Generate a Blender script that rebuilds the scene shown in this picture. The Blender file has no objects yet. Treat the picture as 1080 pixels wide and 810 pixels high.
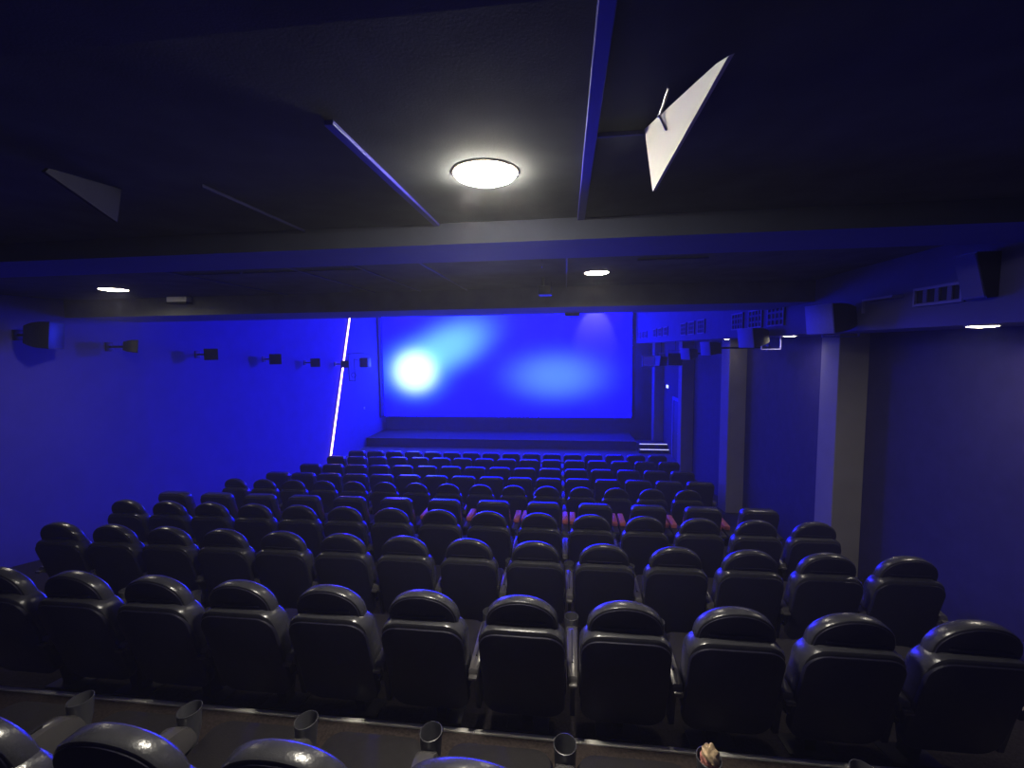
import bpy, bmesh, math, random
from mathutils import Vector, Matrix
random.seed(7)
PI = math.pi
C = bpy.context.scene.collection
ZC = 3.9                      # camera height above the front floor; every height h below is relative to the camera


# ---------------------------------------------------------------- materials
def mat(name, base, rough=0.5, metal=0.0, spec=0.5, var=0.0, vscale=8.0, bump=0.0, bscale=60.0, emit=None, estr=0.0, coat=0.0):
    m = bpy.data.materials.new(name); m.use_nodes = True
    nt = m.node_tree; b = nt.nodes['Principled BSDF']
    b.inputs['Base Color'].default_value = (*base, 1)
    b.inputs['Roughness'].default_value = rough
    b.inputs['Metallic'].default_value = metal
    b.inputs['Specular IOR Level'].default_value = spec
    b.inputs['Coat Weight'].default_value = coat
    tc = nt.nodes.new('ShaderNodeTexCoord')
    if var:
        n = nt.nodes.new('ShaderNodeTexNoise'); n.inputs['Scale'].default_value = vscale; n.inputs['Detail'].default_value = 4
        nt.links.new(tc.outputs['Object'], n.inputs['Vector'])
        r = nt.nodes.new('ShaderNodeValToRGB')
        r.color_ramp.elements[0].position = 0.3; r.color_ramp.elements[1].position = 0.7
        r.color_ramp.elements[0].color = (*[c * (1 - var) for c in base], 1)
        r.color_ramp.elements[1].color = (*[min(1, c * (1 + var)) for c in base], 1)
        nt.links.new(n.outputs['Fac'], r.inputs['Fac']); nt.links.new(r.outputs['Color'], b.inputs['Base Color'])
    if bump:
        n = nt.nodes.new('ShaderNodeTexNoise'); n.inputs['Scale'].default_value = bscale; n.inputs['Detail'].default_value = 3
        nt.links.new(tc.outputs['Object'], n.inputs['Vector'])
        bp = nt.nodes.new('ShaderNodeBump'); bp.inputs['Strength'].default_value = bump; bp.inputs['Distance'].default_value = 0.01
        nt.links.new(n.outputs['Fac'], bp.inputs['Height']); nt.links.new(bp.outputs['Normal'], b.inputs['Normal'])
    if emit:
        b.inputs['Emission Color'].default_value = (*emit, 1); b.inputs['Emission Strength'].default_value = estr
    return m


M = dict(
    leather=mat('black_leather', (0.050, 0.050, 0.056), 0.26, spec=0.8, var=0.12, vscale=20, bump=0.12, bscale=90),
    cushion=mat('black_cushion_fabric', (0.014, 0.012, 0.012), 0.65, spec=0.25, var=0.2, vscale=30, bump=0.15, bscale=150),
    shell=mat('dark_seat_shell', (0.014, 0.013, 0.030), 0.55, spec=0.3, var=0.1, vscale=30, bump=0.05, bscale=200),
    arm=mat('grey_arm_plastic', (0.085, 0.08, 0.08), 0.26, spec=0.9, var=0.08),
    armdark=mat('dark_arm_support', (0.02, 0.02, 0.024), 0.5, var=0.1),
    groove=mat('groove_rubber', (0.01, 0.01, 0.01), 0.7, var=0.1),
    cup=mat('cup_plastic', (0.06, 0.06, 0.068), 0.35, var=0.08),
    red=mat('red_arm_pad', (0.55, 0.15, 0.14), 0.42, var=0.12, vscale=18, bump=0.08),
    steel=mat('leg_steel', (0.03, 0.03, 0.033), 0.45, metal=0.6, var=0.1),
    carpet=mat('brown_carpet', (0.06, 0.046, 0.040), 0.95, spec=0.1, var=0.35, vscale=60, bump=0.5, bscale=300),
    shadedcarpet=mat('carpet_in_shade', (0.034, 0.029, 0.032), 0.95, spec=0.1, var=0.35, vscale=60, bump=0.5, bscale=300),  # brown carpet darkened for the shade between the seat rows
    nosing=mat('white_nosing', (0.80, 0.78, 0.72), 0.9, spec=0.1, var=0.06),
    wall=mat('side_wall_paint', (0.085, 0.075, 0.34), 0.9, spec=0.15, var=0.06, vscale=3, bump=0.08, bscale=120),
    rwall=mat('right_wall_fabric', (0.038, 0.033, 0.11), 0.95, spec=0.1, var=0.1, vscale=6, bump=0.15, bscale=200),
    darkwall=mat('front_wall_paint', (0.04, 0.04, 0.09), 0.9, spec=0.1, var=0.1, vscale=4),
    pillar=mat('pillar_paint', (0.26, 0.25, 0.22), 0.8, spec=0.2, var=0.06, vscale=3, bump=0.05),
    ceil=mat('ceiling_tile', (0.115, 0.122, 0.125), 0.92, spec=0.1, var=0.15, vscale=4, bump=0.1, bscale=150),
    beamside=mat('beam_side_dimmed', (0.045, 0.050, 0.075), 0.9, spec=0.1, var=0.1, vscale=4),  # beam side darkened to stay as dim as the ceiling
    beam=mat('beam_blue_light', (0.085, 0.085, 0.32), 0.75, spec=0.2, var=0.05, vscale=3),  # blue light from the screen put into the underside colour
    rail=mat('ceiling_rail_paint', (0.045, 0.04, 0.42), 0.5, var=0.05),
    thinrail=mat('thin_rail_paint', (0.05, 0.05, 0.16), 0.5, var=0.05),
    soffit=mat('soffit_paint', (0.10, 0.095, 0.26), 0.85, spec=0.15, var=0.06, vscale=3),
    block=mat('grille_frame_paint', (0.18, 0.17, 0.40), 0.7, var=0.05),
    hole=mat('grille_hole', (0.01, 0.01, 0.014), 0.9, var=0.1),
    stage=mat('stage_board', (0.022, 0.022, 0.028), 0.85, var=0.15, vscale=5),
    stagefloor=mat('hall_floor_carpet', (0.16, 0.15, 0.17), 0.95, spec=0.1, var=0.2, vscale=30),
    black=mat('black_speaker', (0.012, 0.012, 0.014), 0.45, var=0.1),
    blue_lit_front=mat('speaker_front_blue_lit', (0.16, 0.16, 0.55), 0.7, var=0.05, vscale=40),  # blue light on the right speaker fronts put into the colour
    panel_dim=mat('panel_darkened', (0.05, 0.05, 0.045), 0.95, spec=0.05, var=0.04),  # twin of the white panel, darkened for its distance from the lamp
    white=mat('white_panel', (0.72, 0.70, 0.60), 0.6, var=0.04),
    whitemetal=mat('white_metal', (0.6, 0.6, 0.62), 0.35, metal=0.3, var=0.04),
    chrome=mat('bright_metal', (0.75, 0.75, 0.78), 0.2, metal=1.0, var=0.03),
    trimring=mat('downlight_rim', (0.55, 0.5, 0.38), 0.4, var=0.04),
    frame=mat('screen_frame', (0.015, 0.015, 0.02), 0.7, var=0.1),
    wrap=mat('wrapper_paper', (0.55, 0.40, 0.24), 0.5, var=0.25, vscale=25, bump=0.5, bscale=60),
    wrap2=mat('wrapper_pink', (0.62, 0.25, 0.20), 0.5, var=0.25, vscale=25, bump=0.5, bscale=60),
    warm=mat('lamp_diffuser', (0.9, 0.88, 0.8), 0.5, var=0.01, emit=(1.0, 0.94, 0.80), estr=230.0),
    warmdim=mat('small_lamp_diffuser', (0.9, 0.88, 0.8), 0.5, var=0.01, emit=(1.0, 0.90, 0.68), estr=36.0),
    led=mat('led_strip', (0.9, 0.85, 0.85), 0.5, var=0.01, emit=(1.0, 0.60, 0.75), estr=5),
    sign=mat('sign_face', (0.9, 0.9, 0.9), 0.5, var=0.01, emit=(0.8, 0.95, 0.9), estr=1.6),
    step_edge_glow=mat('glowing_step_edge', (0.8, 0.8, 0.8), 0.4, var=0.01, emit=(0.85, 0.85, 1.0), estr=0.9),  # white step edge with slight emission so it shows bright
    bluelens=mat('blue_lens', (0.1, 0.1, 0.4), 0.3, var=0.01, emit=(0.05, 0.03, 1.0), estr=0.12),
    door=mat('door_paint', (0.05, 0.05, 0.065), 0.6, var=0.1),
    light=mat('small_light_box', (0.85, 0.85, 0.8), 0.4, var=0.02),
)


# ---------------------------------------------------------------- mesh helpers
def new_obj(name, bm, m, parent=None, smooth=True, loc=None):
    me = bpy.data.meshes.new(name)
    bmesh.ops.recalc_face_normals(bm, faces=bm.faces)
    bm.to_mesh(me); bm.free()
    if not isinstance(m, (list, tuple)): m = [m]
    for k in m: me.materials.append(k)
    if smooth:
        for p in me.polygons: p.use_smooth = True
        try: me.set_sharp_from_angle(angle=math.radians(38))
        except Exception: pass
    o = bpy.data.objects.new(name, me); C.objects.link(o)
    if parent: o.parent = parent
    if loc: o.location = loc
    return o


def thing(name, label, cat, loc=(0, 0, 0), rot=(0, 0, 0), group=None):
    o = bpy.data.objects.new(name, None); C.objects.link(o)
    o.empty_display_size = 0.1
    o.location = loc; o.rotation_euler = rot; tag(o, label, cat, group); return o


def tag(o, label=None, cat=None, group=None):
    if label: o['label'] = label
    if cat: o['category'] = cat
    if group: o['group'] = group
    return o


def struct(name, bm, m, smooth=False):
    o = new_obj(name, bm, m, smooth=smooth); o['kind'] = 'structure'; return o


def box(bm, x0, x1, y0, y1, z0, z1, bev=0.0, mi=0):
    vs = [bm.verts.new((x, y, z)) for x in (x0, x1) for y in (y0, y1) for z in (z0, z1)]
    F = [(0, 1, 3, 2), (4, 6, 7, 5), (0, 4, 5, 1), (2, 3, 7, 6), (0, 2, 6, 4), (1, 5, 7, 3)]
    fs = [bm.faces.new([vs[i] for i in f]) for f in F]
    for f in fs: f.material_index = mi
    if bev:
        es = list({e for f in fs for e in f.edges})
        r = bmesh.ops.bevel(bm, geom=es, offset=bev, segments=2, affect='EDGES', profile=0.5)
        for f in r['faces']: f.material_index = mi
    return vs


def prism(bm, pts, axis, a, b, mi=0):
    """extrude a 2-D polygon along an axis ('x': pts=(y,z), 'y': pts=(x,z), 'z': pts=(x,y))"""
    def P(p, t):
        return {'x': (t, p[0], p[1]), 'y': (p[0], t, p[1]), 'z': (p[0], p[1], t)}[axis]
    A = [bm.verts.new(P(p, a)) for p in pts]; B = [bm.verts.new(P(p, b)) for p in pts]
    n = len(pts); fs = [bm.faces.new(A), bm.faces.new(B[::-1])]
    for i in range(n): fs.append(bm.faces.new((A[i], A[(i + 1) % n], B[(i + 1) % n], B[i])))
    for f in fs: f.material_index = mi
    return fs


def loft(bm, rings, cap=True, mi=0):
    R = [[bm.verts.new(p) for p in r] for r in rings]; n = len(R[0])
    for a, b in zip(R, R[1:]):
        for i in range(n):
            bm.faces.new((a[i], a[(i + 1) % n], b[(i + 1) % n], b[i])).material_index = mi
    if cap:
        bm.faces.new(R[0]).material_index = mi; bm.faces.new(R[-1][::-1]).material_index = mi


def tube(bm, p0, p1, r0, r1=None, n=16, cap=True, mi=0):
    r1 = r0 if r1 is None else r1
    p0 = Vector(p0); p1 = Vector(p1); d = (p1 - p0).normalized()
    u = d.orthogonal().normalized(); v = d.cross(u)
    loft(bm, [[p + u * r * math.cos(2 * PI * i / n) + v * r * math.sin(2 * PI * i / n) for i in range(n)] for p, r in ((p0, r0), (p1, r1))], cap, mi)


def rrect(w, z0, z1, rt, rb, inset=0.0, s=6):
    """rounded rectangle in XZ, top radius rt, bottom radius rb"""
    w2 = w / 2 - inset; a0 = z0 + inset; a1 = z1 - inset
    rt = max(rt - inset, 0.004); rb = max(rb - inset, 0.004)
    P = []
    for cx, cz, r, t0 in ((w2 - rt, a1 - rt, rt, 0), (-(w2 - rt), a1 - rt, rt, PI / 2), (-(w2 - rb), a0 + rb, rb, PI), (w2 - rb, a0 + rb, rb, 1.5 * PI)):
        for k in range(s + 1):
            t = t0 + PI / 2 * k / s
            P.append((cx + r * math.cos(t), cz + r * math.sin(t)))
    return P


def arch(w, z0, h, inset=0.0, s=22):
    """half-moon arch in XZ: flat base at z0, rounded top"""
    P = []
    w2 = w / 2 - inset; hh = h - inset
    for k in range(s + 1):
        t = PI * k / s
        c, sn = math.cos(t), math.sin(t)
        P.append((w2 * math.copysign(abs(c) ** 0.96, c), z0 + hh * abs(sn) ** 0.96))
    P.append((-w2, z0 - 0.05)); P.append((w2, z0 - 0.05))
    return P


RECL = 0.30
def yoff(z, top=1.05): return (top - z) * RECL


def pad(bm, prof, ya, yb, e, top=1.05, mi=0, lean=True):
    """padded slab: profile in XZ lofted along Y with rounded rims, leaning back"""
    rings = []
    for y, i in ((ya, e), (ya + e * 0.3, e * 0.35), (ya + e, 0), (yb - e, 0), (yb - e * 0.3, e * 0.35), (yb, e)):
        rings.append([(x, y + (yoff(z, top) if lean else 0), z) for x, z in prof(i)])
    loft(bm, rings, True, mi)


# ---------------------------------------------------------------- seats
def copy_tree(o, parent=None):
    c = o.copy(); C.objects.link(c)
    if parent: c.parent = parent
    for ch in list(o.children): copy_tree(ch, c)
    return c


def arm_parts(t, sx, w, kind):
    """one armrest with its support and cup holder, at local x = sx"""
    b = bmesh.new()
    prism(b, [(0.20, 0.26), (0.50, 0.26), (0.56, 0.55), (0.14, 0.55)], 'x', sx - 0.014, sx + 0.014)
    new_obj('arm_support', b, M['armdark'], t, smooth=False)
    if kind == 'red':
        b = bmesh.new(); box(b, sx - w / 2, sx + w / 2, 0.10, 0.66, 0.55, 0.585, 0.01)
        a = new_obj('armrest', b, M['armdark'], t)
        b = bmesh.new(); box(b, sx - w / 2 + 0.004, sx + w / 2 - 0.004, 0.30, 0.66, 0.585, 0.645, 0.016)
        p = new_obj('arm_pad', b, M['red'], a); p['label'] = 'red armrest pad'
    else:
        b = bmesh.new()
        rings = []
        for y, ww, zt, zl in ((0.075, w * 0.80, 0.575, 0.545), (0.085, w * 0.92, 0.592, 0.535), (0.16, w * 0.95, 0.605, 0.51), (0.32, w, 0.612, 0.49), (0.46, w * 1.15, 0.606, 0.48), (0.53, w * 1.3, 0.592, 0.475), (0.57, w * 1.3, 0.565, 0.475), (0.60, w * 1.15, 0.52, 0.475)):
            rings.append([(sx + ww / 2 * c, y, zl + (zt - zl) * s_) for c, s_ in ((1, 0), (1, .7), (.85, .94), (.4, 1.0), (-.4, 1.0), (-.85, .94), (-1, .7), (-1, 0))])
        loft(b, rings)
        a = new_obj('armrest', b, M['arm'], t)
        b = bmesh.new(); box(b, sx - 0.004, sx + 0.004, 0.17, 0.46, 0.598, 0.6155)
        new_obj('groove', b, M['groove'], a, smooth=False)
        b = bmesh.new(); box(b, sx - w * 0.36, sx + w * 0.36, 0.045, 0.078, 0.548, 0.566, 0.003)
        new_obj('end_cap', b, M['arm'], a)
        # cup holder: open tapered tube with thick wall, leaning forward a little
        b = bmesh.new(); n = 20; rings = []
        for r, z, dy in ((0.034, 0.44, -.02), (0.041, 0.52, 0), (0.0455, 0.600, .004), (0.0465, 0.608, .005), (0.0435, 0.609, .005), (0.041, 0.596, .004), (0.036, 0.52, 0), (0.027, 0.455, -.02)):
            rings.append([(sx + r * math.cos(2 * PI * i / n), 0.607 + dy + 1.12 * r * math.sin(2 * PI * i / n), z) for i in range(n)])
        loft(b, rings); new_obj('cup_holder', b, M['cup'], t)


def make_seat(name, label, flat=False, w=0.475, pitch=0.55, red=False, slope=0.0, group='', left=False):
    t = thing(name, label, 'cinema chair', group=group)
    top = 0.98 if flat else 0.895
    rt = 0.085 if flat else 0.105
    if red: w = 0.45
    zb = 0.36
    b = bmesh.new(); pad(b, lambda i: rrect(w, zb, top, rt, 0.08, i), -0.056, 0.085, 0.024)
    new_obj('backrest', b, M['leather'], t)
    b = bmesh.new(); pad(b, lambda i: rrect(w - 0.012, 0.265, top - 0.034, rt * 0.92, 0.10, i), -0.068, -0.012, 0.008)
    bk = new_obj('back_shell', b, M['shell'], t); bk['label'] = 'matt dark rear shell'
    # shallow seam line low on the shell
    b = bmesh.new()
    pr = [(-0.17 + 0.34 * k / 12, 0.40 - 0.030 * math.sin(PI * k / 12)) for k in range(13)]
    for (xa, za), (xb, zb_) in zip(pr, pr[1:]):
        tube(b, (xa, -0.064 + yoff(za), za), (xb, -0.064 + yoff(zb_), zb_), 0.002, n=6)
    new_obj('seam', b, M['armdark'], bk)
    if not flat:
        b = bmesh.new(); pad(b, lambda i: arch(0.395, 0.893, 0.159, i), -0.002, 0.078, 0.016)
        h = new_obj('headrest', b, M['leather'], t)
        b = bmesh.new(); pad(b, lambda i: arch(0.368, 0.893, 0.143, i), -0.008, 0.014, 0.003)
        box(b, -0.135, 0.135, -0.018 + yoff(0.915), -0.004 + yoff(0.915), 0.912, 0.919)
        p = new_obj('headrest_back', b, M['shell'], h); p['label'] = 'dark half-moon plate behind the headrest'
    # cushion and pan
    b = bmesh.new(); rings = []
    for z, i in ((0.385, 0.03), (0.395, 0.008), (0.42, 0), (0.455, 0), (0.478, 0.01), (0.487, 0.035)):
        ww = (w - 0.02) / 2 - i; y0 = 0.27 + i; y1 = 0.72 - i; r = 0.07; P = []
        for cx, cy, rr, t0 in ((ww - r, y1 - r, r, 0), (-(ww - r), y1 - r, r, PI / 2), (-(ww - .02), y0 + .02, .02, PI), (ww - .02, y0 + .02, .02, 1.5 * PI)):
            for k in range(5):
                a = t0 + PI / 2 * k / 4; P.append((cx + rr * math.cos(a), cy + rr * math.sin(a), z))
        rings.append(P)
    loft(b, rings); new_obj('seat_cushion', b, M['cushion'], t)
    b = bmesh.new(); box(b, -w / 2 + 0.03, w / 2 - 0.03, 0.25, 0.66, 0.33, 0.39, 0.015)
    new_obj('seat_pan', b, M['shell'], t)
    # pedestal leg and foot plate that follows the ramp
    b = bmesh.new()
    loft(b, [[(sx * a, 0.42 + sy * c, z) for sx, sy in ((1, 1), (-1, 1), (-1, -1), (1, -1))] for z, a, c in ((-0.0, 0.035, 0.05), (0.05, 0.03, 0.045), (0.33, 0.05, 0.08))])
    lg = new_obj('leg', b, M['steel'], t, smooth=False)
    b = bmesh.new(); box(b, -0.13, 0.13, -0.09, 0.09, 0.0, 0.014, 0.004)
    f = new_obj('foot_plate', b, M['steel'], lg); f.location = (0, 0.42, 0); f.rotation_euler = (slope, 0, 0)
    if red:
        arm_parts(t, pitch / 2 - 0.053, 0.09, 'red'); arm_parts(t, -(pitch / 2 - 0.053), 0.09, 'red')
    else:
        arm_parts(t, pitch / 2, 0.066, 'grey')
        if left: arm_parts(t, -pitch / 2, 0.066, 'grey')
    return t


ORD = ['first', 'second', 'third', 'fourth', 'fifth', 'sixth', 'seventh', 'eighth', 'ninth', 'tenth', 'eleventh', 'twelfth', 'thirteenth', 'fourteenth', 'fifteenth', 'sixteenth']
# row: distance, floor height (rel. camera), first x, count, flat?, red?
ROWS = [
    (1.105, -2.185, -3.580, 12, False, False),
    (2.283, -2.380, -3.539, 11, False, False),
    (3.483, -2.608, -4.647, 14, False, False),
    (4.643, -2.810, -5.234, 15, False, False),
    (5.850, -3.050, -5.760, 13, True, True),
    (7.096, -3.289, -5.800, 15, False, False),
    (8.325, -3.451, -5.822, 16, True, False),
    (9.508, -3.587, -5.837, 16, True, False),
    (10.690, -3.696, -5.846, 16, True, False),
    (11.892, -3.834, -5.872, 16, True, False),
]
ROWNAME = ['in the nearest row, before the white step edge',
           'in the first row past the step edge', 'in the second row past the step edge',
           'in the third row past the step edge', 'in the row with red armrests',
           'in the row just beyond the red armrests', 'in the fourth row from the screen',
           'in the third row from the screen', 'in the second row from the screen',
           'in the row closest to the screen']
# floor profile (distance, height) of the ramp; the ramp passes under each row's foot plate
RAMP = [(2.36, -2.372)] + [(d + 0.42, h) for d, h, *_ in ROWS[1:]] + [(13.6, -3.9)]
for ri, (d, h, x0, n, flat, red) in enumerate(ROWS):
    if ri == 0: slope = 0
    else:
        k = ri
        a = RAMP[k - 1]; c = RAMP[k + 1]
        slope = math.atan2(c[1] - a[1], c[0] - a[0])
    pitch = 0.6825 if red else 0.55
    gname = ['seats of the nearest row', 'seats of the first row past the step', 'seats of the second row past the step',
             'seats of the third row past the step', 'seats of the row with red armrests', 'seats of the row beyond the red armrests',
             'seats of the fourth row from the screen', 'seats of the third row from the screen',
             'seats of the second row from the screen', 'seats of the row closest to the screen'][ri]
    end = make_seat('cinema_chair', '', flat=flat, pitch=pitch, red=red, slope=slope, group=gname, left=True)
    proto = None
    kind = 'square-topped' if flat else 'arch-topped'
    for i in range(n):
        if i == 0: s = end
        elif i == 1:
            s = end if False else make_seat('cinema_chair', '', flat=flat, pitch=pitch, red=red, slope=slope, group=gname)
            proto = s
        else: s = copy_tree(proto)
        s.location = (x0 + i * pitch, d - 0.038, ZC + h)
        where = 'leftmost' if i == 0 else ('rightmost' if i == n - 1 else ORD[i] + ' from left')
        s['label'] = f'{kind} black seat, {where} {ROWNAME[ri]}'

# crumpled wrapper in a cup holder of the nearest row
wx, wy, wz = -3.58 + 7.5 * 0.55, 1.105 - 0.038 + 0.607, ZC - 2.185 + 0.012
b = bmesh.new(); bmesh.ops.create_icosphere(b, subdivisions=4, radius=1.0)
for v in b.verts:
    p = v.co.copy()
    k = 1 + 0.10 * math.sin(7 * p.x + 3 * p.z) * math.cos(6 * p.y + 2 * p.z) + 0.07 * math.sin(13 * p.z + 9 * p.x)
    v.co = Vector((p.x * 0.034 * k, p.y * 0.032 * k, p.z * 0.055 * k + 0.595))
for f in b.faces:
    c = f.calc_center_median()
    f.material_index = 1 if (c.z + 0.5 * c.x) < 0.60 else 0
o = new_obj('crumpled_wrapper', b, [M['wrap'], M['wrap2']]); o.location = (wx, wy, wz)
tag(o, 'crumpled beige and pink wrapper stuffed in a cup holder of the nearest row', 'wrapper')

# ---------------------------------------------------------------- floors
XL, XR, XS = -7.2, 3.75, 2.9
YB, YF = -1.6, 19.1
XH = -8.0
b = bmesh.new()
prism(b, [(YB, ZC - 2.185), (2.345, ZC - 2.185), (2.345, -0.3), (YB, -0.3)], 'x', XL - 0.2, XR + 0.2)
struct('floor', b, M['carpet'])
b = bmesh.new()
P = [(2.345, ZC - 2.38 + .006)] + [(y, ZC + z) for y, z in RAMP]
P += [(13.6, -0.3), (2.345, -0.3)]
prism(b, P, 'x', XL - 0.2, XR + 0.2)
struct('floor_ramp', b, M['shadedcarpet'])
b = bmesh.new(); box(b, XH - 0.2, XR + 0.2, 13.6, YF + 0.2, -0.3, 0.0)
struct('floor_front', b, M['stagefloor'])
b = bmesh.new(); box(b, XL, XR, 2.334, 2.362, ZC - 2.225, ZC - 2.178)
struct('trim_1', b, M['nosing'])

# ---------------------------------------------------------------- walls
HT = ZC + 2.0
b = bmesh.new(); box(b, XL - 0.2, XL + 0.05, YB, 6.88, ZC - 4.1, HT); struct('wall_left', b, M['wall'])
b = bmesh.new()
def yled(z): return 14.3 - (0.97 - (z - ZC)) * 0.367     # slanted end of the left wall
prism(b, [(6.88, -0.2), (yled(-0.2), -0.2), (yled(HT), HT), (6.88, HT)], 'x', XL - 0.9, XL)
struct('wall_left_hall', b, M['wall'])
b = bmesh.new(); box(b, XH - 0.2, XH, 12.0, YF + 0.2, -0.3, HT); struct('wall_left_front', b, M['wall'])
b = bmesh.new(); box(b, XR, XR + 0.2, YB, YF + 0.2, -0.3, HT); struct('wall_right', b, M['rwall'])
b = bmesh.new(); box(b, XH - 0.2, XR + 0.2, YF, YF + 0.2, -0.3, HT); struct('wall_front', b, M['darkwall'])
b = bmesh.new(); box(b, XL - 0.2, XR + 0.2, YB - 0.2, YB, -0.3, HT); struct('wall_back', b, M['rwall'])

# LED strip down the slanted end of the left wall
t = thing('led_strip', 'glowing white light strip running down the slanted end of the left wall', 'light strip', (XL, yled(0), 0))
for nm, m_, dx0, dx1, dy0, dy1 in (('profile', 'whitemetal', -0.012, 0.022, 0.0, 0.03), ('diffuser', 'led', -0.008, 0.058, 0.03, 0.05)):
    b = bmesh.new()
    y0, z0, y1, z1 = yled(0.03), 0.03, yled(HT - 0.6), HT - 0.6
    vs = [b.verts.new((dx, y + dy - yled(0), z)) for y, z in ((y0, z0), (y1, z1)) for dx, dy in ((dx0, dy0), (dx1, dy0), (dx1, dy1), (dx0, dy1))]
    for i in range(4): b.faces.new((vs[i], vs[(i + 1) % 4], vs[4 + (i + 1) % 4], vs[4 + i]))
    b.faces.new(vs[:4]); b.faces.new(vs[4:][::-1])
    new_obj(nm, b, M[m_], t, smooth=False)

# ---------------------------------------------------------------- ceilings, beams, soffit
HC = ZC + 0.75
b = bmesh.new(); box(b, XL - 0.2, XR + 0.2, YB - 0.2, 5.72, HC, HC + 0.15); struct('ceiling', b, M['ceil'])
b = bmesh.new(); box(b, XH - 0.2, XR + 0.2, 5.72, YF + 0.2, HT, HT + 0.15); struct('ceiling_hall', b, M['ceil'])
def blue_underside(b):              # underside tinted for the screen's blue light, sides kept darker
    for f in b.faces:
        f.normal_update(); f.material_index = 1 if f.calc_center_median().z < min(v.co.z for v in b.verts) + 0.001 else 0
b = bmesh.new(); box(b, XL, XS, 2.70, 3.25, ZC + 0.626, HC); blue_underside(b); struct('ceiling_beam', b, [M['beamside'], M['beam']])
b = bmesh.new(); box(b, XL - 0.2, XS, 5.70, 6.86, ZC + 0.50, HT); blue_underside(b); struct('wall_bulkhead', b, [M['ceil'], M['beam']])
b = bmesh.new(); box(b, XL, XS, -0.2, 0.97, ZC + 0.70, HC, 0); 
struct('ceiling_near_beam', b, M['ceil'])
# rails of the near bay, and thinner ones of the second bay
def rail(x0, x1, y0, y1, m_, n):
    b = bmesh.new(); box(b, x0, x1, y0, y1, HC - 0.016, HC, 0.003)
    struct(f'trim_{n}', b, M[m_])
k = 2
for x, w in ((-0.77, 0.034), (0.09, 0.042)):
    rail(x - w / 2, x + w / 2, 1.45 if x < 0 else 0.97, 2.70, 'rail', k); k += 1
for x in (-1.62,):
    rail(x - 0.004, x + 0.004, 1.9, 2.70, 'thinrail', k); k += 1
for (xa, xb, yy) in ((0.112, 0.27, 1.67),):
    rail(xa, xb, yy - 0.006, yy + 0.006, 'thinrail', k); k += 1
for x in (-2.48, -1.86, -1.25, 0.01, -3.7):
    rail(x - 0.007, x + 0.007, 3.25, 5.70, 'thinrail', k); k += 1
for j in (0, 1, 2, 7):
    xa = -3.7 + j * 0.615
    rail(xa + 0.012, xa + 0.6, 4.04, 4.052, 'thinrail', k); k += 1

HS = ZC + 0.13
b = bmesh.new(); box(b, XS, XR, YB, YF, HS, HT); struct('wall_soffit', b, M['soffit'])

# pillars
for i, (y0, y1) in enumerate(((6.07, 6.47), (9.85, 10.34), (13.7, 14.1), (17.8, 18.3))):
    b = bmesh.new(); box(b, 3.4, XR, y0, y1, -0.2, HS, 0.008)
    o = struct(f'trim_pillar_{i + 1}', b, M['pillar'])

# door and lit sign on the right wall near the screen
b = bmesh.new()
prism(b, [(15.0, 0.0), (15.0, 2.15), (16.15, 2.15), (16.15, 0.0), (16.05, 0.0), (16.05, 2.05), (15.1, 2.05), (15.1, 0.0)], 'x', XR - 0.05, XR)
fr = struct('door_1', b, M['block'])
b = bmesh.new(); box(b, XR - 0.02, XR, 15.1, 16.05, 0.0, 2.05); dl = new_obj('door_leaf', b, M['door'], fr, smooth=False)
b = bmesh.new(); tube(b, (XR - 0.06, 15.2, 1.0), (XR - 0.06, 15.32, 1.0), 0.012, n=10); tube(b, (XR - 0.06, 15.22, 1.0), (XR - 0.02, 15.22, 1.0), 0.01, n=10)
new_obj('door_handle', b, M['chrome'], dl)
t = thing('wall_light', 'small white lit box high on the right wall beside the farthest pillar', 'wall light', (XR, 17.1, ZC - 1.56))
b = bmesh.new(); box(b, -0.035, 0, -0.11, 0.11, 0, 0.15, 0.006); new_obj('housing', b, M['whitemetal'], t)
b = bmesh.new(); box(b, -0.045, -0.035, -0.045, 0.045, 0.02, 0.13); box(b, -0.03, -0.004, -0.118, -0.11, 0.02, 0.13)
new_obj('diffuser', b, M['sign'], t, smooth=False)

# ---------------------------------------------------------------- stage and screen
b = bmesh.new(); box(b, XH + 0.01, 2.62, 17.05, YF - 0.01, 0, 0.345, 0)
stg = tag(new_obj('stage', b, M['stage'], smooth=False), 'low dark stage platform running under the screen', 'stage')
b = bmesh.new(); box(b, XH + 0.01, 2.62, 17.03, 17.07, 0.345, 0.357)
new_obj('edge_strip', b, M['soffit'], stg, smooth=False)
t = thing('stage_steps', 'two dark steps with white edges at the right end of the stage', 'steps', (3.2, 16.95, 0))
for j, (y0, zt) in enumerate(((-0.35, 0.13), (-0.05, 0.27))):
    b = bmesh.new(); box(b, -0.53, 0.54, y0, 0.6, 0.0 if j == 0 else 0.1301, zt)
    s = new_obj('step', b, M['stage'], t, smooth=False)
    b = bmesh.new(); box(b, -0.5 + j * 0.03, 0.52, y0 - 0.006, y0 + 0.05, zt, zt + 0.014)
    new_obj('white_nosing', b, M['step_edge_glow'], s, smooth=False)

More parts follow.
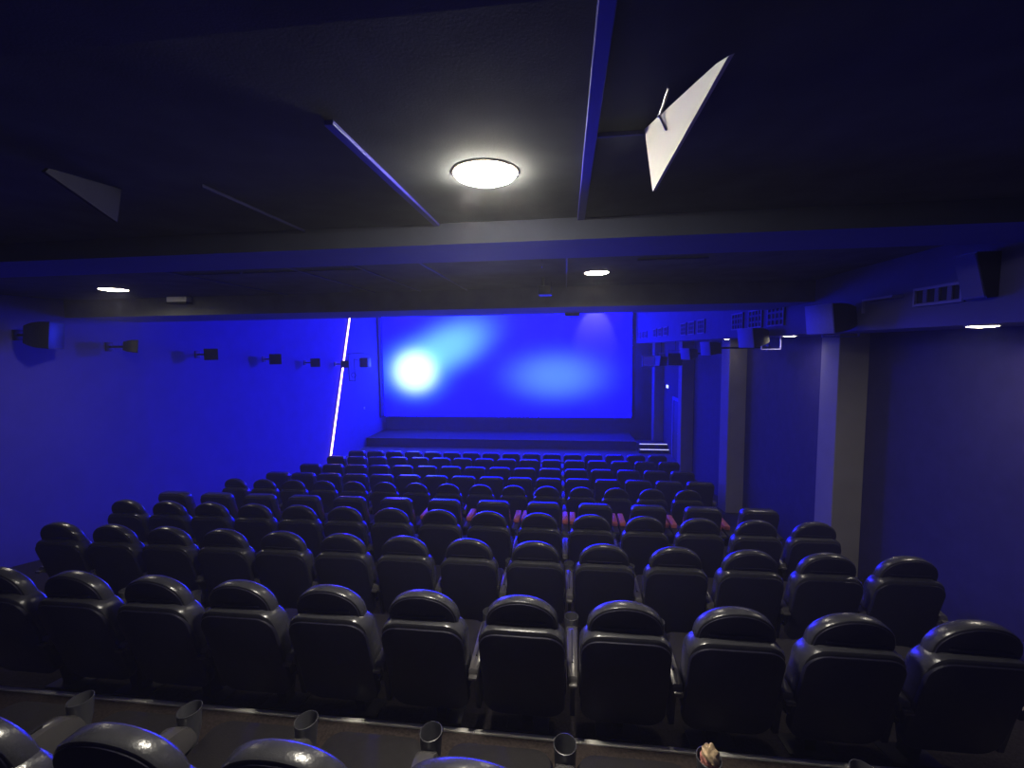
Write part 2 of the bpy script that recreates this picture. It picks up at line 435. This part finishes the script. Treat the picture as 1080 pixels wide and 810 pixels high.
# projected picture, laid out in the screen's own metres
SCREEN_BLUE = 14.0
def screen_mat():
    m = bpy.data.materials.new('screen_picture'); m.use_nodes = True; nt = m.node_tree
    b = nt.nodes['Principled BSDF']; b.inputs['Base Color'].default_value = (0.15, 0.15, 0.15, 1); b.inputs['Roughness'].default_value = 0.9
    tc = nt.nodes.new('ShaderNodeTexCoord'); sp = nt.nodes.new('ShaderNodeSeparateXYZ'); nt.links.new(tc.outputs['Object'], sp.inputs[0])
    def mth(op, a, c=None):
        n = nt.nodes.new('ShaderNodeMath'); n.operation = op
        for i, v in enumerate((a, c)):
            if v is None: continue
            if isinstance(v, (int, float)): n.inputs[i].default_value = v
            else: nt.links.new(v, n.inputs[i])
        return n.outputs[0]
    X, Z = sp.outputs['X'], sp.outputs['Z']
    def blob(x, z, sx, sz, rot, p=1.0):
        dx = mth('SUBTRACT', X, x); dz = mth('SUBTRACT', Z, z); c, s = math.cos(rot), math.sin(rot)
        u = mth('ADD', mth('MULTIPLY', dx, c / sx), mth('MULTIPLY', dz, s / sx))
        v = mth('ADD', mth('MULTIPLY', dx, -s / sz), mth('MULTIPLY', dz, c / sz))
        r2 = mth('ADD', mth('MULTIPLY', u, u), mth('MULTIPLY', v, v))
        return mth('POWER', 2.71828, mth('MULTIPLY', mth('POWER', r2, p), -1.0))
    col = None
    base = nt.nodes.new('ShaderNodeRGB'); base.outputs[0].default_value = (0.003, 0.0, SCREEN_BLUE, 1); col = base.outputs[0]
    for (bl, rgb) in ((blob(*BL[0]), (1.2, 1.5, 0.6)), (blob(*BL[1]), (0.20, 0.72, 0.1)), (blob(*BL[2]), (0.10, 0.30, 0.05)), (blob(*BL[3]), (0.12, 0.55, 0.15))):
        mx = nt.nodes.new('ShaderNodeVectorMath'); mx.operation = 'SCALE'; mx.inputs[0].default_value = rgb; nt.links.new(bl, mx.inputs['Scale'])
        ad = nt.nodes.new('ShaderNodeVectorMath'); ad.operation = 'ADD'; nt.links.new(col, ad.inputs[0]); nt.links.new(mx.outputs[0], ad.inputs[1]); col = ad.outputs[0]
    nt.links.new(col, b.inputs['Emission Color']); b.inputs['Emission Strength'].default_value = 1.0
    return m
# blob centres in screen metres (x, height)
BL = [(-6.50, 2.92, 0.90, 0.84, 0.0, 1.7), (-5.05, 3.95, 1.75, 0.88, 0.40, 1.3), (-0.45, 2.70, 1.75, 0.90, 0.0, 1.25), (-6.50, 2.95, 1.25, 1.08, 0.0, 1.5)]
SX0, SX1, SZ0, SZ1 = -7.93, 2.68, 0.97, 5.40
t = thing('cinema_screen', 'large wide cinema screen glowing blue with pale blurred spots', 'screen', (0, YF - 0.25, 0))
b = bmesh.new(); box(b, SX0, SX1, -0.02, 0.0, SZ0, SZ1); sc_ = new_obj('screen_surface', b, screen_mat(), t, smooth=False)
b = bmesh.new()
for x0, x1, z0, z1 in ((SX0 - 0.055, SX0, SZ0 - 0.03, SZ1), (SX1, SX1 + 0.16, SZ0 - 0.03, SZ1), (SX0, SX1, SZ0 - 0.03, SZ0)):
    box(b, x0, x1, -0.42 if x1 == SX0 else -0.06, 0.04, z0, z1)
new_obj('screen_frame', b, M['frame'], t, smooth=False)
b = bmesh.new(); box(b, SX0 + .1, SX1, 0.045, 0.22, 0.346, SZ0 + .3); new_obj('skirting_drape', b, M['darkwall'], t, smooth=False)


# ---------------------------------------------------------------- downlights
def downlight(x, y, z, r, label, power, group='round ceiling downlights', estr=None, bulge=0.038):
    t = thing('downlight', label, 'downlight', (x, y, z), group=group)
    n = 40
    b = bmesh.new()
    loft(b, [[(rr * math.cos(2 * PI * i / n), rr * math.sin(2 * PI * i / n), zz) for i in range(n)] for rr, zz in ((r + 0.010, 0.0), (r + 0.008, -0.005), (r, -0.008), (r, 0.0))], cap=False)
    new_obj('rim', b, M['trimring'], t)
    b = bmesh.new()
    rings = [[(r * math.cos(a) * math.cos(2 * PI * i / n), r * math.cos(a) * math.sin(2 * PI * i / n), -0.004 - bulge * math.sin(a)) for i in range(n)] for a in (0, .4, .8, 1.2, 1.5)]
    loft(b, rings); new_obj('diffuser', b, M['warm' if r > 0.13 and x > -1 else 'warmdim'], t)
    ld = bpy.data.lights.new('downlight_lamp', 'AREA'); ld.shape = 'DISK'; ld.size = r * 1.9; ld.energy = power; ld.color = (1.0, 0.90, 0.74)
    ld.spread = math.radians(165)
    lo = bpy.data.objects.new('lamp', ld); C.objects.link(lo); lo.parent = t; lo.location = (0, 0, -bulge - 0.008)
    return t
downlight(-0.34, 1.96, HC, 0.135, 'large bright round downlight in the dark ceiling before the first beam', 13)
downlight(0.31, 4.66, HC, 0.12, 'small bright round downlight beyond the beam, above the screen', 11, bulge=0.02)
downlight(-5.35, 4.82, HC, 0.14, 'bright round downlight at the far left of the ceiling', 11, bulge=0.015)
downlight(3.12, 3.80, HS, 0.092, 'bright round downlight under the right soffit, nearest the camera', 8.0, bulge=0.014)
downlight(3.22, 6.95, HS, 0.09, 'dim round downlight under the right soffit between the first two pillars', 4.0, bulge=0.008)
downlight(3.20, 9.45, HS, 0.06, 'dim round downlight under the right soffit beyond the second pillar', 0.3, bulge=0.008)


# ---------------------------------------------------------------- speakers
def speaker(name, label, front, yaw, tilt, size, wallx, group, bright=True):
    """cabinet whose front face centre sits at `front`, facing yaw; the bracket reaches to the plane x = wallx"""
    w, h, dp = size
    t = thing(name, label, 'speaker', front, group=group)
    Rm = Matrix.Rotation(yaw, 4, 'Z') @ Matrix.Rotation(tilt, 4, 'X')
    b = bmesh.new(); rings = []
    for k in range(7):      # local: front at y=0 facing +Y, body tapering to a curved back
        f = k / 6; y = -dp * f; s = 1 - 0.45 * f ** 2.2
        hh = h * (1 - 0.35 * f ** 2.5)
        rings.append([(c * w * s / 2, y, e * hh / 2 - 0.04 * h * f) for c, e in ((1, .93), (.93, 1), (-.93, 1), (-1, .93), (-1, -.93), (-.93, -1), (.93, -1), (1, -.93))])
    loft(b, rings); b.transform(Rm); new_obj('cabinet', b, M['black'], t)
    b = bmesh.new(); box(b, -w / 2 - 0.004, w / 2 + 0.004, 0.0, 0.014, -h / 2 - 0.004, h / 2 + 0.004, 0.003); b.transform(Rm)
    new_obj('front_grille', b, M['blue_lit_front' if bright else 'black'], t)
    # bracket
    back = Rm @ Vector((0, -dp, -0.02)); wx = wallx - front[0]; sg = 1 if wx > 0 else -1
    b = bmesh.new()
    end = Vector((wx - sg * 0.012, back.y, back.z))
    tube(b, Rm @ Vector((0, -dp * 0.9, -0.02)), end, 0.018, n=10)
    new_obj('bracket_arm', b, M['steel'], t)
    b = bmesh.new(); box(b, min(wx, wx - sg * 0.014), max(wx, wx - sg * 0.014), back.y - 0.06, back.y + 0.06, back.z - 0.07, back.z + 0.07, 0.003)
    new_obj('mount_plate', b, M['steel'], t)
    return t
names = ['nearest', 'second nearest', 'third', 'fourth', 'fifth', 'sixth and farthest']
for i, (y, h, s) in enumerate(((5.25, 0.23, 1.4), (6.42, 0.09, .8), (7.93, -0.06, .85), (9.86, -0.205, .95), (11.55, -0.345, .9), (13.2, -0.445, .85))):
    yaw = (-PI / 2 + 0.5, -PI / 2 + .9, -PI / 2 - 0.75, -PI / 2 - 0.9, -PI / 2 - 1.0, -PI / 2 - 1.0)[i]
    speaker('surround_speaker', f'small black speaker on the left wall, {names[i]} from the camera', (-6.80 if i else -6.75, y, ZC + h), yaw, -0.1,
            (0.26 * s, 0.25 * s, 0.2 * s), XL if i > 1 else XL + 0.05, 'speakers along the left wall', bright=False)
for i, (x, y, h, yw, s) in enumerate(((2.58, 4.96, 0.255, 0.12, 1.0), (2.60, 6.9, 0.105, 0.25, 0.95), (2.62, 8.85, -0.055, 0.35, 0.85), (2.80, 11.0, -0.19, 0.75, .9))):
    speaker('surround_speaker', ('large black speaker with blue-lit front beside the nearest right pillar',
                                'black speaker with blue-lit front below the first row of wall grilles',
                                'black round-backed speaker under the soffit between the grille clusters',
                                'small black speaker turned to the camera near the second right pillar')[i],
            (x, y, ZC + h), PI / 2 - yw * 0 + 0.12 + yw * 0.3, -0.12, (0.38 * s, 0.29 * s, 0.30 * s), XS if i < 2 else XR, 'speakers along the right soffit')
# U-shaped bracket hanging below the second right speaker
def ubracket(loc, w, h, dp, label, m_='block'):
    t = thing('wall_bracket', label, 'bracket', loc, group='empty metal brackets on the right soffit')
    b = bmesh.new(); box(b, 0, w, -0.01, 0.01, -h, -h + 0.012); new_obj('cross_bar', b, M[m_], t, smooth=False)
    b = bmesh.new(); box(b, w - 0.012, w, -0.014, 0.014, -h + 0.012, 0); new_obj('side_bar', b, M[m_], t, smooth=False)
    b = bmesh.new(); box(b, 0, 0.012, -0.014, 0.014, -h + 0.012, 0); new_obj('side_bar', b, M[m_], t, smooth=False)
    return t
ubracket((2.93, 7.2, HS), 0.28, 0.20, 0.1, 'pale metal bracket hanging under the soffit behind the second right speaker')
ubracket((3.10, 5.90, HS), 0.42, 0.045, 0.1, 'pale shallow metal bracket across the top of the nearest right pillar')
t = thing('wall_bracket', 'bent blue-lit metal bracket on the soffit face right of the nearest speaker', 'bracket', (XS, 4.50, ZC + 0.36))
b = bmesh.new(); box(b, -0.09, 0, -0.20, 0.20, 0.04, 0.06); new_obj('top_bar', b, M['block'], t, smooth=False)
b = bmesh.new(); box(b, -0.09, -0.07, 0.18, 0.20, -0.07, 0.04); new_obj('drop_bar', b, M['block'], t, smooth=False)
# speaker nearest on the soffit face, seen as a flat dim box at the right edge
t = thing('wall_speaker', 'dim upright speaker box on the soffit face at the right edge of view', 'speaker', (XS, 3.52, ZC + 0.46))
b = bmesh.new(); prism(b, [(0, -0.15), (-0.07, -0.16), (-0.15, 0.15), (0, 0.15)], 'y', -0.09, 0.09); new_obj('cabinet', b, M['black'], t, smooth=False)
b = bmesh.new(); prism(b, [(-0.072, -0.15), (-0.082, -0.15), (-0.158, 0.14), (-0.148, 0.14)], 'y', -0.085, 0.085); new_obj('front_grille', b, M['soffit'], t, smooth=False)

# grille blocks on the soffit face
def grille(y0, y1, h0, h1, cols, rws, label, grp):
    t = thing('wall_grille', label, 'wall grille', (XS, (y0 + y1) / 2, ZC + h0), group=grp)
    W = y1 - y0; H = h1 - h0
    b = bmesh.new(); fr = 0.02
    box(b, -0.014, 0, -W / 2, W / 2, 0, H); new_obj('back_plate', b, M['hole'], t, smooth=False)
    b = bmesh.new()
    box(b, -0.03, -0.014, -W / 2, W / 2, 0, fr); box(b, -0.03, -0.014, -W / 2, W / 2, H - fr, H)
    for s in (-1, 1): box(b, -0.03, -0.014, s * (W / 2 - fr / 2) - fr / 2, s * (W / 2 - fr / 2) + fr / 2, fr, H - fr)
    new_obj('frame', b, M['block'], t, smooth=False)
    b = bmesh.new()
    for r in range(1, rws): z = H * r / rws; box(b, -0.028, -0.014, -W / 2 + fr, W / 2 - fr, z - 0.014, z + 0.014)
    for c in range(1, cols):
        y = -W / 2 + W * c / cols; box(b, -0.024, -0.014, y - 0.02, y + 0.02, fr, H - fr)
    if rws == 1: box(b, -0.024, -0.014, -W / 2 + fr, W / 2 - fr, fr, fr + 0.006)
    new_obj('lattice', b, M['soffit'], t, smooth=False)
grille(3.68, 4.15, 0.30, 0.45, 4, 1, 'dim wide grille with four holes, nearest on the right soffit', 'grilles on the right soffit')
for ci, (ys, nm, hh) in enumerate(((((6.40, 6.88), (7.08, 7.56), (7.80, 8.28)), 'first', (0.26, 0.54)), (((9.85, 10.35), (10.6, 11.1), (11.3, 11.8)), 'second', (0.26, 0.56)),
                               (((13.3, 13.8), (14.1, 14.6), (14.9, 15.4)), 'third', (0.30, 0.56)), (((16.6, 17.0), (17.3, 17.7), (18.0, 18.4)), 'farthest', (0.30, 0.56)))):
    for j, (a, c) in enumerate(ys):
        grille(a, c, hh[0], hh[1], 4, 3 if ci < 2 else 2, f'square soffit grille, {("nearest", "middle", "farthest")[j]} of three in the {nm} cluster', 'grilles on the right soffit')

# stage lights under the far end of the soffit, and one on the left front wall
def stage_light(loc, yaw, tilt, s, label, lens='bluelens', hang=0.2, frame_m='steel'):
    t = thing('stage_light', label, 'stage light', loc, group='stage lights')
    Rm = Matrix.Rotation(yaw, 4, 'Z') @ Matrix.Rotation(tilt, 4, 'X')
    b = bmesh.new()
    box(b, -0.20 * s, 0.20 * s, -0.30 * s, 0.0, -0.18 * s, 0.18 * s, 0.02 * s)
    for k in range(4): box(b, -0.16 * s, 0.16 * s, -0.33 * s, -0.30 * s, -0.14 * s + k * 0.08 * s, -0.11 * s + k * 0.08 * s)
    b.transform(Rm); new_obj('housing', b, M['black'], t)
    b = bmesh.new(); box(b, -0.17 * s, 0.17 * s, 0.0, 0.012, -0.15 * s, 0.15 * s); b.transform(Rm); new_obj('lens', b, M[lens], t)
    b = bmesh.new()
    for x0, x1, z0, z1 in ((-0.215, -0.17, -0.195, 0.195), (0.17, 0.215, -0.195, 0.195), (-0.17, 0.17, 0.155, 0.195), (-0.17, 0.17, -0.195, -0.155)):
        box(b, x0 * s, x1 * s, -0.01, 0.03, z0 * s, z1 * s)
    b.transform(Rm); new_obj('front_frame', b, M[frame_m], t)
    R2 = Matrix.Rotation(yaw, 4, 'Z')
    b = bmesh.new()
    for sg in (-1, 1): box(b, sg * 0.22 * s - 0.008, sg * 0.22 * s + 0.008, -0.17 * s, -0.13 * s, -0.02, 0.28 * s)
    box(b, -0.228 * s, 0.228 * s, -0.17 * s, -0.13 * s, 0.28 * s, 0.28 * s + 0.012)
    tube(b, (0, -0.15 * s, 0.28 * s), (0, -0.15 * s, 0.28 * s + hang), 0.014, n=8)
    b.transform(R2); new_obj('yoke', b, M['steel'], t)
    return t
stage_light((3.02, 16.9, ZC - 0.545), PI * 0.97, 0.12, 1.05, 'boxy stage light with pale frame facing the seats, farthest under the soffit', 'bluelens', 0.40, 'nosing')
stage_light((3.02, 15.3, ZC - 0.48), PI * 0.62, 0.1, 0.85, 'small dark stage light beside the pale-framed one', 'black', 0.36)
stage_light((3.02, 12.9, ZC - 0.37), PI * 0.92, 0.15, 0.85, 'dark stage light hanging over the third right pillar', 'black', 0.26)
t = thing('wall_spotlight', 'dark spotlight in a wire yoke on the front part of the left wall', 'stage light', (-7.96, 16.2, ZC - 0.45), group='stage lights')
b = bmesh.new(); box(b, 0.30, 0.62, -0.22, 0.12, -0.22, 0.14, 0.03); new_obj('housing', b, M['black'], t)
b = bmesh.new()
for a, c in (((-0.04, -.4, .3), (.5, -.3, .32)), ((.5, -.3, .32), (.62, .25, .22)), ((-0.04, -.4, .3), (-.02, -.4, -.7)), ((-.02, -.4, -.7), (.2, -.4, -.72)), ((.2, -.4, -.72), (.2, -.4, .1)), ((.2, -.4, .1), (.35, -.1, 0))):
    tube(b, a, c, 0.012, n=8)
new_obj('wire_yoke', b, M['steel'], t)
b = bmesh.new()
for k in range(24):
    a0, a1 = k / 24 * 2 * PI * 2, (k + 1) / 24 * 2 * PI * 2
    tube(b, (.1 + .09 * math.cos(a0), -.3 + .02 * k / 24, -.5 + .09 * math.sin(a0)), (.1 + .09 * math.cos(a1), -.3 + .02 * (k + 1) / 24, -.5 + .09 * math.sin(a1)), 0.01, n=6)
new_obj('cable_coil', b, M['black'], t)
t = thing('wall_socket', 'tiny white box low on the left wall next to the screen', 'socket', (XH, 16.95, ZC - 2.38))
b = bmesh.new(); box(b, 0, 0.03, -0.05, 0.05, 0, 0.09, 0.006); new_obj('cover', b, M['light'], t)
b = bmesh.new(); tube(b, (0.028, 0, 0.045), (0.034, 0, 0.045), 0.02, n=12); new_obj('insert', b, M['hole'], t)

# ---------------------------------------------------------------- things hung from the ceiling
def panel(name, label, tn, tf, bf, bn, th, m_='white'):
    b = bmesh.new(); off = Vector(th)
    A = [b.verts.new(Vector(p) + Vector((0, 0, ZC))) for p in (tn, tf, bf, bn)]
    B = [b.verts.new(Vector(p) + off + Vector((0, 0, ZC))) for p in (tn, tf, bf, bn)]
    b.faces.new(A); b.faces.new(B[::-1])
    for i in range(4): b.faces.new((A[i], A[(i + 1) % 4], B[(i + 1) % 4], B[i]))
    return tag(new_obj(name, b, M[m_], smooth=False), label, 'ceiling panel')
wp = panel('hanging_panel', 'cream wedge-shaped panel hanging from the ceiling right of the big downlight',
      (0.333, 1.10, 0.625), (0.272, 1.66, 0.748), (0.34, 1.87, 0.605), (0.34, 1.04, 0.605), (0.012, 0, 0.004))  # shape tapered to stand for light fading along the panel
b = bmesh.new()
tube(b, (0.288, 1.36, ZC + 0.72), (0.285, 1.47, ZC + 0.70), 0.004, n=8); tube(b, (0.285, 1.47, ZC + 0.70), (0.31, 1.49, ZC + 0.665), 0.004, n=8)
bmesh.ops.create_uvsphere(b, u_segments=10, v_segments=8, radius=0.007, matrix=Matrix.Translation((0.285, 1.47, ZC + 0.70)))
c = new_obj('clip', b, M['chrome'], wp); c['label'] = 'small bent metal clip'
panel('hanging_panel', 'dimly lit wedge-shaped panel hanging from the ceiling at the far left',
      (-1.74, 1.38, 0.625), (-2.03, 1.905, 0.748), (-2.06, 1.90, 0.60), (-1.73, 1.36, 0.605), (-0.012, -0.004, 0.0), 'panel_dim')
t = thing('wall_emergency_light', 'small white box on the bulkhead right of the far left downlight', 'emergency light', (-5.27, 5.70, ZC + 0.655))
b = bmesh.new(); box(b, -0.15, 0.15, -0.10, 0, 0.02, 0.093, 0.01); new_obj('housing', b, M['light'], t)
b = bmesh.new(); box(b, -0.155, 0.155, -0.11, 0, 0.0, 0.02, 0.004); new_obj('base', b, M['black'], t)
t = thing('ceiling_camera', 'small black box hanging from the ceiling left of the small downlight', 'camera', (-0.24, 4.9, HC))
b = bmesh.new(); box(b, -0.05, 0.085, -0.10, 0.10, -0.19, -0.10, 0.012); hs = new_obj('housing', b, M['black'], t)
b = bmesh.new(); box(b, 0.085, 0.094, -0.10, -0.08, -0.205, -0.06); new_obj('side_trim', b, M['chrome'], hs, smooth=False)
b = bmesh.new(); tube(b, (0, 0, 0), (0, 0, -0.105), 0.016, n=12); new_obj('stem', b, M['black'], t)
t = thing('ceiling_hook', 'thin bright metal strip hanging just beyond the ceiling beam', 'hook', (-0.195, 3.8, HC))
b = bmesh.new(); box(b, -0.005, 0.005, -0.006, 0.006, -0.085, 0, 0.001); new_obj('strip', b, M['chrome'], t)
b = bmesh.new(); box(b, -0.018, 0.018, -0.018, 0.018, -0.006, 0); new_obj('base', b, M['black'], t)
t = thing('smoke_detector', 'small dark box hanging under the bulkhead above the screen', 'sensor', (0.10, 6.8, ZC + 0.50))
b = bmesh.new(); box(b, -0.115, 0.115, -0.06, 0.055, -0.04, 0, 0.006); new_obj('housing', b, M['beam'], t)
b = bmesh.new(); box(b, -0.09, 0.09, -0.04, 0.04, -0.047, -0.04); new_obj('lens', b, M['black'], t)

# ---------------------------------------------------------------- unseen lamps behind the bulkhead
def spot(name, loc, target, energy, color, ang, blend=0.6, size=0.15):
    ld = bpy.data.lights.new(name, 'SPOT'); ld.energy = energy; ld.color = color; ld.spot_size = math.radians(ang); ld.spot_blend = blend; ld.shadow_soft_size = size
    o = bpy.data.objects.new(name, ld); C.objects.link(o); o.location = loc
    o.rotation_euler = (Vector(target) - Vector(loc)).to_track_quat('-Z', 'Y').to_euler(); return o
BLUE = (0.035, 0.008, 1.0)
spot('unseen_blue_wash', (2.2, 17.6, ZC + 1.2), (-7.2, 12.0, ZC - 1.2), 6500, BLUE, 58, 0.9, 0.3)  # unseen; added to deepen the blue on the left wall
spot('unseen_blue_wash', (-7.0, 17.8, ZC + 1.6), (2.9, 9.0, ZC - 0.6), 2600, BLUE, 75, 0.9, 0.3)  # unseen; added for blue on the right wall and speaker fronts
spot('screen_top_lamp', (1.2, 18.0, HT - 0.05), (1.2, 18.9, ZC + 0.7), 55, (1.0, 0.85, 0.75), 60, 0.5, 0.08)
for yy in (9.2, 13.0):        # unseen warm lamps added to grey the blue rims of the rear seats
    spot('unseen_warm_fill', (-1.6, yy, HT - 0.1), (-1.6, yy + 0.3, 0), 45, (1.0, 0.86, 0.70), 120, 1.0, 0.12)

# ---------------------------------------------------------------- world, camera, view
w = bpy.data.worlds.new('World'); bpy.context.scene.world = w; w.use_nodes = True
w.node_tree.nodes['Background'].inputs[0].default_value = (0.01, 0.01, 0.03, 1)
w.node_tree.nodes['Background'].inputs[1].default_value = 0.0
HAZE = 0.0058                  # thin haze added to stand in for lens glow and a blue veil
if HAZE:
    vs_ = w.node_tree.nodes.new('ShaderNodeVolumeScatter'); vs_.inputs['Density'].default_value = HAZE; vs_.inputs['Anisotropy'].default_value = 0.3
    vs_.inputs['Color'].default_value = (0.9, 0.9, 0.95, 1)
    w.node_tree.links.new(vs_.outputs['Volume'], w.node_tree.nodes['World Output'].inputs['Volume'])
cd = bpy.data.cameras.new('camera'); cam = bpy.data.objects.new('camera', cd); C.objects.link(cam)
cd.sensor_fit = 'HORIZONTAL'; cd.sensor_width = 36.0; cd.lens = 473.06 / 1080 * 36.0; cd.clip_start = 0.05; cd.clip_end = 100
yaw, pit, rol = map(math.radians, (-6.847, -4.611, -0.639))
f = Vector((math.sin(yaw) * math.cos(pit), math.cos(yaw) * math.cos(pit), math.sin(pit)))
r = Vector((math.cos(yaw), -math.sin(yaw), 0)); u = r.cross(f)
r2 = r * math.cos(rol) + u * math.sin(rol); u2 = -r * math.sin(rol) + u * math.cos(rol)
cam.matrix_world = Matrix(((r2.x, u2.x, -f.x, 0), (r2.y, u2.y, -f.y, 0), (r2.z, u2.z, -f.z, ZC), (0, 0, 0, 1)))
s = bpy.context.scene; s.camera = cam
s.view_settings.view_transform = 'Standard'; s.view_settings.look = 'None'; s.view_settings.gamma = 1; s.view_settings.use_curve_mapping = False
s.view_settings.exposure = 0.0
s.cycles.use_denoising = True
s.cycles.max_bounces = 8; s.cycles.sample_clamp_indirect = 4.0
